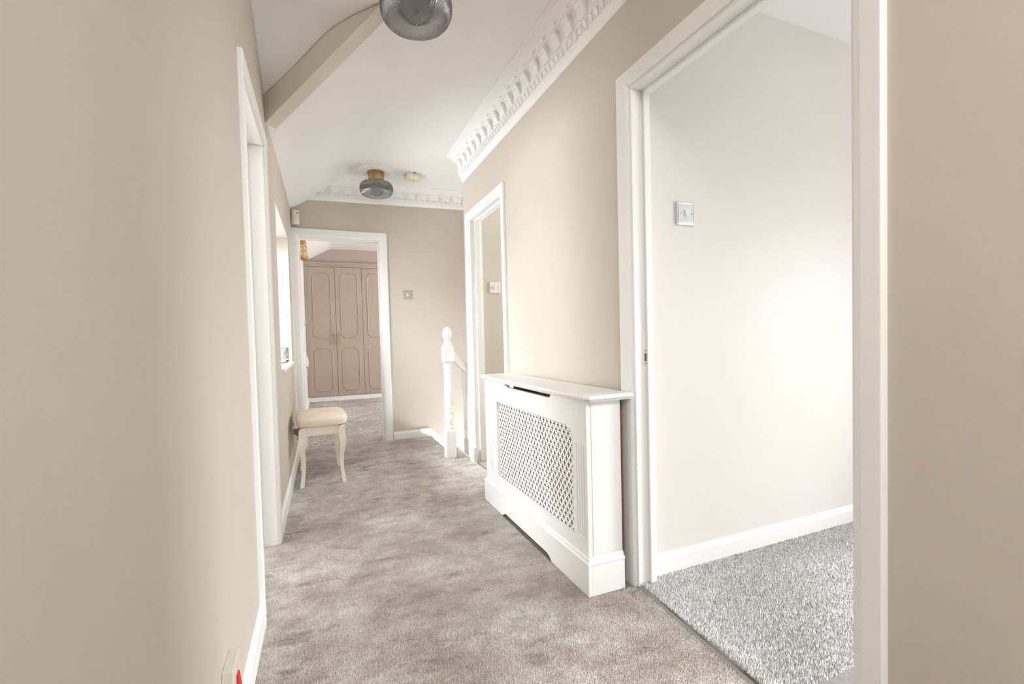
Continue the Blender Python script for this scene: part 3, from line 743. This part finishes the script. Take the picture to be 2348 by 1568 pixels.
# ------------------------------------------------------------------ ceiling lights, rose, detectors
def shade_profile():
    # outer surface from bottom centre to neck
    return [(0.002, 0), (.03, .0005), (.06, .002), (.090, .005), (.112, .011), (.129, .021), (.140, .035), (.1465, .052), (.149, .070), (.149, .086), (.147, .102), (.141, .118), (.131, .132), (.117, .143), (.100, .151), (.080, .157), (.066, .160), (.060, .168)]
def ceiling_light(loc, label):
    t = thing('ceiling_light', label, 'ceiling light', loc, group=None)
    NR = 84
    b = MB(); pr = shade_profile(); fine = []
    for (r0, z0), (r1, z1) in zip(pr, pr[1:]):
        for i in range(2): fine.append((r0+(r1-r0)*i/2, z0+(z1-z0)*i/2))
    fine.append(pr[-1])
    fine = [(r_, .168-(.168-z)*.87) for r_, z in fine]
    def rib(r_, z, a): return r_+.0034*min(1, r_/.05)*math.cos(NR*a)
    fine = [(r_*.975, .168-(.168-z)*.96) for r_, z in fine]
    b.lathe([(r_, z-.246) for r_, z in fine], NR*6, (0, 0, 0), rib)
    # inner wall
    inn = [(max(.001, r_-.006), z+(.005 if z < .09 else -.003)-.246) for r_, z in fine[:-1]]+[(.054, .168-.246)]
    b.lathe(inn[::-1], 96, (0, 0, 0))
    n_out = len(fine)
    o = b.build('glass_shade', M['smoke'], t)
    b = MB(); b.lathe([(.066, -.084), (.071, -.082), (.072, -.078), (.072, -.004), (.070, 0)], 64); m_ = b.build('brass_mount', M['brass'], t)
    for a in (.4, 2.5, 4.6):
        b = MB(); b.lathe([(.004, .0), (.004, .006), (.003, .008)], 10, (0, 0, 0), axis='x'); s = b.build('grub_screw', M['dark'], m_); s.location = (.071*math.cos(a), .071*math.sin(a), -.03); s.rotation_euler = (0, 0, a)
    b = MB(); b.lathe([(.053, -.088), (.053, -.0845)], 40); b.build('holder_plate', M['plastic'], t)
    b = MB(); b.lathe([(0, -.158), (.010, -.156), (.019, -.148), (.0215, -.136), (.019, -.122), (.013, -.108), (.012, -.10), (.012, -.085)], 24); b.build('bulb', M['plastic'], t)
    return t
def rose(loc, label):
    b = MB(); b.lathe([(.150, 0), (.150, -.004), (.146, -.009), (.138, -.011), (.132, -.008), (.128, -.008), (.124, -.014), (.116, -.017), (.109, -.013), (.104, -.012), (.100, -.018), (.092, -.021), (.085, -.017), (.06, -.016), (0.001, -.016)][::-1], 72)
    o = b.build('ceiling_rose', M['plaster']); o.location = loc; tag(o, label, 'ceiling rose'); return o
l1 = ceiling_light((.418, 1.780, ZC-.010), 'nearer ceiling light with ribbed smoked glass shade, cut by the top of the view')
rose((.418, 1.780, ZC-.001), 'round white plaster ceiling rose above the nearer ribbed glass light')
l2 = ceiling_light((.521, 3.99, ZC-.012), 'farther ceiling light with brass mount and ribbed smoked glass shade before the far cornice')
rose((.521, 3.99, ZC-.001), 'round white plaster ceiling rose holding the farther brass-mounted light')

sd = thing('smoke_alarm', 'yellowed cream square smoke alarm on the ceiling beside the farther light', 'smoke alarm', (.855, 4.0, ZC), .12); sd.scale = (.87, .87, .9)
b = MB()
def rr(hx_, e, z): return [(*sq(2*PI*i/32, hx_, hx_, e), z) for i in range(32)]
rings = [rr(.074, 7, 0), rr(.074, 7, -.008), rr(.078, 6, -.010), rr(.078, 6, -.030), rr(.072, 6, -.045), rr(.062, 6, -.056), rr(.052, 6, -.061)]
b.grid([r_+[r_[0]] for r_ in rings]); b.add(rings[-1], [tuple(range(32))[::-1]]); b.build('body', M['old_plastic'], sd)
b = MB(); b.prism([(-.045, -.05), (.045, -.05), (.03, -.012), (-.03, -.012)], -.0635, -.059); b.build('vent_plate', M['old_plastic'], sd, bevel=.002)
b = MB(); b.lathe([(0, -.0665), (.008, -.066), (.009, -.0625)], 16, (0, -.03, 0)); b.build('indicator', M['led'], sd)
b = MB(); b.box(-.010, .010, -.079, -.070, -.009, -.001); b.build('latch_slot', M['dark'], sd)

pr_ = thing('motion_sensor', 'small yellowed cream motion sensor with milky lens in the top left far corner', 'motion sensor', (-.178, 4.408, 2.205), math.radians(28))
b = MB(); pw = .034
rings = [[(*p, z) for p in [(-pw*k, .020), (-pw*k, -.008), (-pw*.75*k, -.018-dy), (0, -.022-dy), (pw*.75*k, -.018-dy), (pw*k, -.008), (pw*k, .020)]] for z, k, dy in ((-.066, .86, -.004), (-.060, .95, -.001), (-.02, 1, .001), (.03, 1, .002), (.055, .98, .001), (.064, .90, -.003), (.067, .8, -.008))]
b.grid([r_+[r_[0]] for r_ in rings]); b.add(rings[0], [tuple(range(7))[::-1]]); b.add(rings[-1], [tuple(range(7))]); b.build('body', M['old_plastic'], pr_)
b = MB(); b.grid([[(x, -.0265+abs(x)*.28, z) for x in (-.024, -.012, 0, .012, .024)] for z in (-.026, 0, .016)]); b.build('lens', M['lens'], pr_, fix=False)
b = MB(); b.lathe([(0, 0), (.006, .001), (.006, .003)], 14, (0.006, -.0245, .036), axis='y'); b.build('eye', M['dark'], pr_)

# ------------------------------------------------------------------ switches
def switch(name, label, loc, style, size=.088):
    """faces -y"""
    t = thing(name, label, 'light switch', loc); h_ = size/2
    if style == 'georgian':
        b = MB(); rings = [[(-q, -y, -q), (q, -y, -q), (q, -y, q), (-q, -y, q)] for q, y in ((h_, 0), (h_, .006), (h_-.002, .009), (h_-.006, .0095), (h_-.0065, .007), (h_-.009, .007), (h_-.010, .010), (h_-.012, .011))]
        b.grid([r_+[r_[0]] for r_ in rings], smooth=False); b.add(rings[-1], [(0, 1, 2, 3)]); b.build('plate', M['chrome'], t, bevel=.0008); yf = .011; sm_ = 'chrome'; rm = 'plastic'
        b = MB(); b.box(-.0105, .0105, -yf-.0015, -yf+.002, -.017, .017); b.build('rocker_surround', M['plastic'], t, bevel=.001)
    elif style == 'steel':
        b = MB(); b.box(-h_, h_, -.006, 0, -h_, h_); b.build('plate', M['steel'], t, bevel=.002); yf = .006; sm_ = 'steel'; rm = 'plastic'
        b = MB(); b.box(-.014, .014, -yf-.002, -yf+.002, -.021, .021); b.build('rocker_surround', M['steel'], t, bevel=.004)
    else:
        b = MB(); b.box(-h_, h_, -.010, 0, -h_, h_); b.build('plate', M['plastic'], t, bevel=.003); yf = .010; sm_ = 'raw'; rm = 'plastic'
    b = MB(); rw, rh = (.008, .0135) if style != 'white' else (.010, .0155)
    b.prism([(-rh, yf), (-rh, yf+.0065), (0, yf+.0035), (rh, yf+.002), (rh, yf)][::1], 0, 1, 'x') if False else b.add([(-rw, -yf, -rh), (rw, -yf, -rh), (rw, -yf, rh), (-rw, -yf, rh), (-rw, -yf-.0075, -rh), (rw, -yf-.0075, -rh), (rw, -yf-.003, rh), (-rw, -yf-.003, rh)], [(0, 1, 5, 4), (1, 2, 6, 5), (2, 3, 7, 6), (3, 0, 4, 7), (4, 5, 6, 7)])
    b.build('rocker', M[rm], t, bevel=.001)
    for sx in (-1, 1):
        b = MB(); b.lathe([(.0, .0012), (.0028, .001), (.0036, 0)][::-1], 14, (sx*.030, -yf-.0012, 0), axis='y')
        b.build('screw', M['steel' if sm_ != 'raw' else 'raw'], t)
    return t
switch('light_switch', 'square polished chrome light switch on the pale wall through the right doorway', (1.470, 1.418, 1.533), 'georgian', .098)
switch('light_switch', 'dull steel light switch on the far wall beside the bedroom doorway', (.862, YF, 1.493), 'steel', .095)
switch('light_switch', 'plain white plastic light switch on the cream wall inside the small doorway', (1.382, 3.345, 1.447), 'white', .094)

# fused spur low on the near left wall
sp = thing('fused_spur', 'white switched spur with red rocker low on the near left wall', 'wall outlet', (XL, 1.152, .240))
b = MB(); b.box(0, .024, -.043, .043, -.043, .043); b.build('box', M['dull_plastic'], sp, bevel=.002)
b = MB(); b.add([(.024, -.012, -.033), (.024, .010, -.033), (.024, .010, .008), (.024, -.012, .008), (.033, -.012, -.033), (.033, .010, -.033), (.0275, .010, .008), (.0275, -.012, .008)], [(0, 1, 5, 4), (1, 2, 6, 5), (2, 3, 7, 6), (3, 0, 4, 7), (4, 5, 6, 7)])
b.build('rocker', M['red'], sp, bevel=.001)
b = MB(); b.lathe([(.004, 0), (.0035, .001), (0, .0014)], 12, (.024, -.030, 0), axis='x'); b.build('screw', M['steel'], sp)

# socket with plug-in air freshener behind the stool
so = thing('wall_socket', 'chrome wall socket on the left wall behind the cream stool', 'socket', (wl(3.62), 3.62, .375))
b = MB(); b.box(0, .008, -.044, .044, -.044, .044); b.build('plate', M['chrome'], so, bevel=.003)
b = MB(); b.box(.008, .012, .010, .026, .015, .034); b.build('rocker', M['grey_plastic'], so, bevel=.001)
af = thing('air_freshener', 'grey plug-in air freshener with yellow oil bottle behind the cream stool', 'air freshener', (wl(3.62)+.0085, 3.635, .352))
b = MB(); b.prism([(.0, -.030), (.0, .004), (.020, .006), (.030, .0), (.052, -.004), (.056, -.010), (.056, -.036), (.050, -.046), (.026, -.046), (.016, -.036)], 0, 1, 'y') if False else b.prism([(-.030, 0), (.004, 0), (.006, .020), (.002, .050), (-.008, .055), (-.040, .055), (-.047, .048), (-.047, .026), (-.036, .014)], -.021, .021, 'y'); b.build('housing', M['grey_plastic'], af, bevel=.004)
b = MB(); b.lathe([(.012, -.082), (.016, -.080), (.016, -.058), (.011, -.050), (.011, -.045)], 20, (.038, 0, -.002)); b.build('bottle', M['oil'], af)

# jar candle on the window sill
jc = thing('jar_candle', 'glass jar candle with teal lid and dark lettered label on the hall window sill', 'candle', (-.274, 3.72, .872))
b = MB(); b.lathe([(.034, 0), (.037, .003), (.0375, .110), (.036, .112), (.0345, .110), (.034, .006), (.0, .005)], 40); b.build('glass', M['clear'], jc)
b = MB(); b.lathe([(.0335, .008), (.0335, .085)], 32); b.build('wax', M['plastic'], jc)
b = MB(); b.lathe([(.038, .1125), (.039, .114), (.039, .122), (.036, .124), (0.001, .124)], 32); b.build('lid', M['teal'], jc)
b = MB(); b.grid([[(.0379*math.cos(a), .0379*math.sin(a), z) for a in [-PI*.75+PI*.78*i/20 for i in range(21)]] for z in (.024, .104)])
lbl = b.build('label', M['plastic'], jc, fix=False)
b = MB()
random.seed(3)
for row in range(7):
    z = .030+row*.0105; a = -PI*.70
    while a < -PI*.02:
        wd = random.choice([.05, .08, .12]); hh = .0075
        if random.random() < .8:
            b.add([(.0384*math.cos(q), .0384*math.sin(q), zz) for zz in (z, z+hh) for q in (a, a+wd)], [(0, 1, 3, 2)])
        a += wd+.04
b.build('lettering', M['dark'], lbl, fix=False)

# ------------------------------------------------------------------ bedroom
wr = thing('wardrobe', 'taupe fitted wardrobe with panelled doors across the bedroom end wall', 'wardrobe', (-.218, 7.90, 0))
W0 = 0
b = MB(); b.box(0, 3.4, .022, .60, .08, 2.325); b.build('carcass', M['wardrobe'], wr)
b = MB(); b.box(.0, .036, .0, .024, .08, 2.325); b.build('end_stile', M['wardrobe'], wr, bevel=.003)
b = MB(); b.sweep([(-.0, -.004, 2.322), (3.4, -.004, 2.322)], [(-.03, .0), (.004, 0), (.006, .02), (.018, .03), (.022, .05), (.034, .062), (.034, .075), (-.03, .075)]); b.build('cornice', M['wardrobe'], wr, bevel=.002)
b = MB(); b.box(0.0, 3.4, .012, .022, 0, .078); b.build('plinth', M['trim'], wr, bevel=.003)
def oct_loop(x0, x1, z0, z1, c, y):
    pts = []
    q = c*.32
    # clipped corners with a small square step
    for (cx, cz, sx, sz) in ((x0, z0, 1, 1), (x1, z0, -1, 1), (x1, z1, -1, -1), (x0, z1, 1, -1)):
        seq = [(cx, cz+sz*c), (cx+sx*q*.5, cz+sz*(c-q*.2)), (cx+sx*(c-q*.2), cz+sz*q*.5), (cx+sx*c, cz)]
        if (sx, sz) in ((-1, 1), (1, -1)): seq = seq[::-1]
        pts += seq
    return [(a, y, z) for a, z in pts]
dw = .4515
for i in range(3):
    x0 = .037+i*dw; x1 = x0+dw-.005
    b = MB(); b.box(x0, x1, 0, .020, .083, 2.318); d_ = b.build('door', M['wardrobe'], wr, bevel=.003)
    for (z0, z1) in ((1.095, 2.215), (.178, .922)):
        b = MB(); b.sweep(oct_loop(x0+.085, x1-.075, z0, z1, .056, 0), [(-.011, -.001), (-.007, .006), (0, .0085), (.007, .006), (.011, -.001)], closed=True, up=(0, -1, 0)); b.build('panel_moulding', M['wardrobe'], d_)
    hxp = x1-.040 if i % 2 == 0 else x0+.040
    b = MB(); b.box(hxp-.006, hxp+.006, -.034, -.022, .985, 1.175); b.box(hxp-.005, hxp+.005, -.03, .0, 1.005, 1.017); b.box(hxp-.005, hxp+.005, -.03, 0, 1.143, 1.155); b.build('handle', M['gold'], d_, bevel=.002)

# curtain pole with rings over the bedroom window
cp = thing('curtain_pole', 'varnished pine curtain pole with carved end brackets along the bedroom left wall', 'curtain pole', (-.146, 4.8, 2.098))
b = MB(); b.lathe([(.022, 0), (.022, 1.10)], 24, (0, 0, 0), axis='y'); b.build('pole', M['pine'], cp)
b = MB()
b.lathe([(0.004, -.155), (.02, -.15), (.034, -.13), (.040, -.105), (.036, -.075), (.028, -.055), (.030, -.045), (.042, -.04), (.046, -.030), (.044, -.018), (.034, -.010), (.03, .0), (.028, .02)], 32, (0, 0, 0), axis='y')
fin = b.build('finial', M['oak'], cp)
b = MB()
for i in range(20):
    a = 2*PI*i/20
    b.lathe([(0.0005, -.0065), (.005, -.004), (.0065, 0), (.005, .004), (0.0005, .0065)], 8, (.044*math.cos(a), -.002, .044*math.sin(a)))
b.build('bead_ring', M['pine'], fin, kind='stuff')
b = MB(); b.lathe([(.030, 1.06), (.041, 1.065), (.044, 1.08), (.041, 1.10), (.044, 1.115), (.038, 1.14), (.02, 1.15)], 32, (0, 0, 0), axis='y'); b.build('end_cap', M['oak'], cp)
for y in (.12, 1.02):
    b = MB(); b.lathe([(.024, -.014), (.038, -.012), (.040, 0), (.038, .012), (.024, .014)], 28, (0, y, 0), axis='y')
    b.prism([(-.10, -.074), (.07, -.074), (.075, -.055), (.03, -.045), (.012, -.02), (-.03, -.02), (-.045, -.045), (-.075, -.050), (-.10, -.06)], y-.012, y+.012, 'y')
    b.build('bracket', M['oak'], cp, bevel=.003)
rg = thing('curtain_ring', 'pale pine curtain ring nearest the carved finial of the bedroom pole', 'curtain ring', (-.146, 5.02, 2.093), group='curtain rings on the bedroom pole')
b = MB(); b.tube([(.037*math.cos(2*PI*i/32), 0, .037*math.sin(2*PI*i/32)) for i in range(32)], .0065, 8, closed=True) if False else None
rr_ = []
for i in range(32):
    a = 2*PI*i/32
    rr_.append([((.037+.0065*math.cos(t))*math.cos(a), .0065*math.sin(t), (.037+.0065*math.cos(t))*math.sin(a)) for t in [2*PI*j/10 for j in range(11)]])
b.grid(rr_+[rr_[0]]); b.build('ring_band', M['pine'], rg)
b = MB(); b.lathe([(.0015, -.012), (.003, -.009), (.0015, -.004), (.0015, 0)], 8, (0, 0, -.042)); b.build('eyelet', M['brass'], rg)
for y, lab in ((5.24, 'second curtain ring from the carved finial on the bedroom pole'), (5.31, 'third curtain ring from the carved finial, touching the second'), (5.58, 'curtain ring farthest from the carved finial, beside the end cap')):
    c_ = copy_tree(rg); c_.location.y = y; c_['label'] = lab
# tie-back hooks and a small white box beyond the bedroom window
for (y, z, lab) in ((5.05, 1.24, 'small brass tie-back hook on the near side of the bedroom window'), (7.0, 1.29, 'small brass tie-back hook on the far side of the bedroom window')):
    b = MB(); b.lathe([(.012, 0), (.012, .003), (.004, .004), (.004, .01)], 14, (0, 0, 0), axis='x')
    b.tube([(.01, 0, 0), (.025, 0, -.004), (.036, 0, -.016), (.04, 0, -.004), (.042, 0, .014)], .0035, 8)
    o = b.build('tieback_hook', M['brass']); o.location = (-.222, y, z); tag(o, lab, 'hook')
b = MB(); b.prism([(.0, -.10), (.02, -.10), (.035, -.06), (.03, .02), (.012, .075), (0, .085)][::-1], 0, 1, 'y') if False else b.prism([(-.10, 0), (-.10, .03), (-.05, .04), (.02, .034), (.08, .012), (.09, 0)], -.03, .03, 'y')
o = b.build('wall_control', M['plastic'], bevel=.004); o.location = (-.222, 7.42, .74); tag(o, 'small white plastic control box on the bedroom wall before the wardrobe', 'control box')
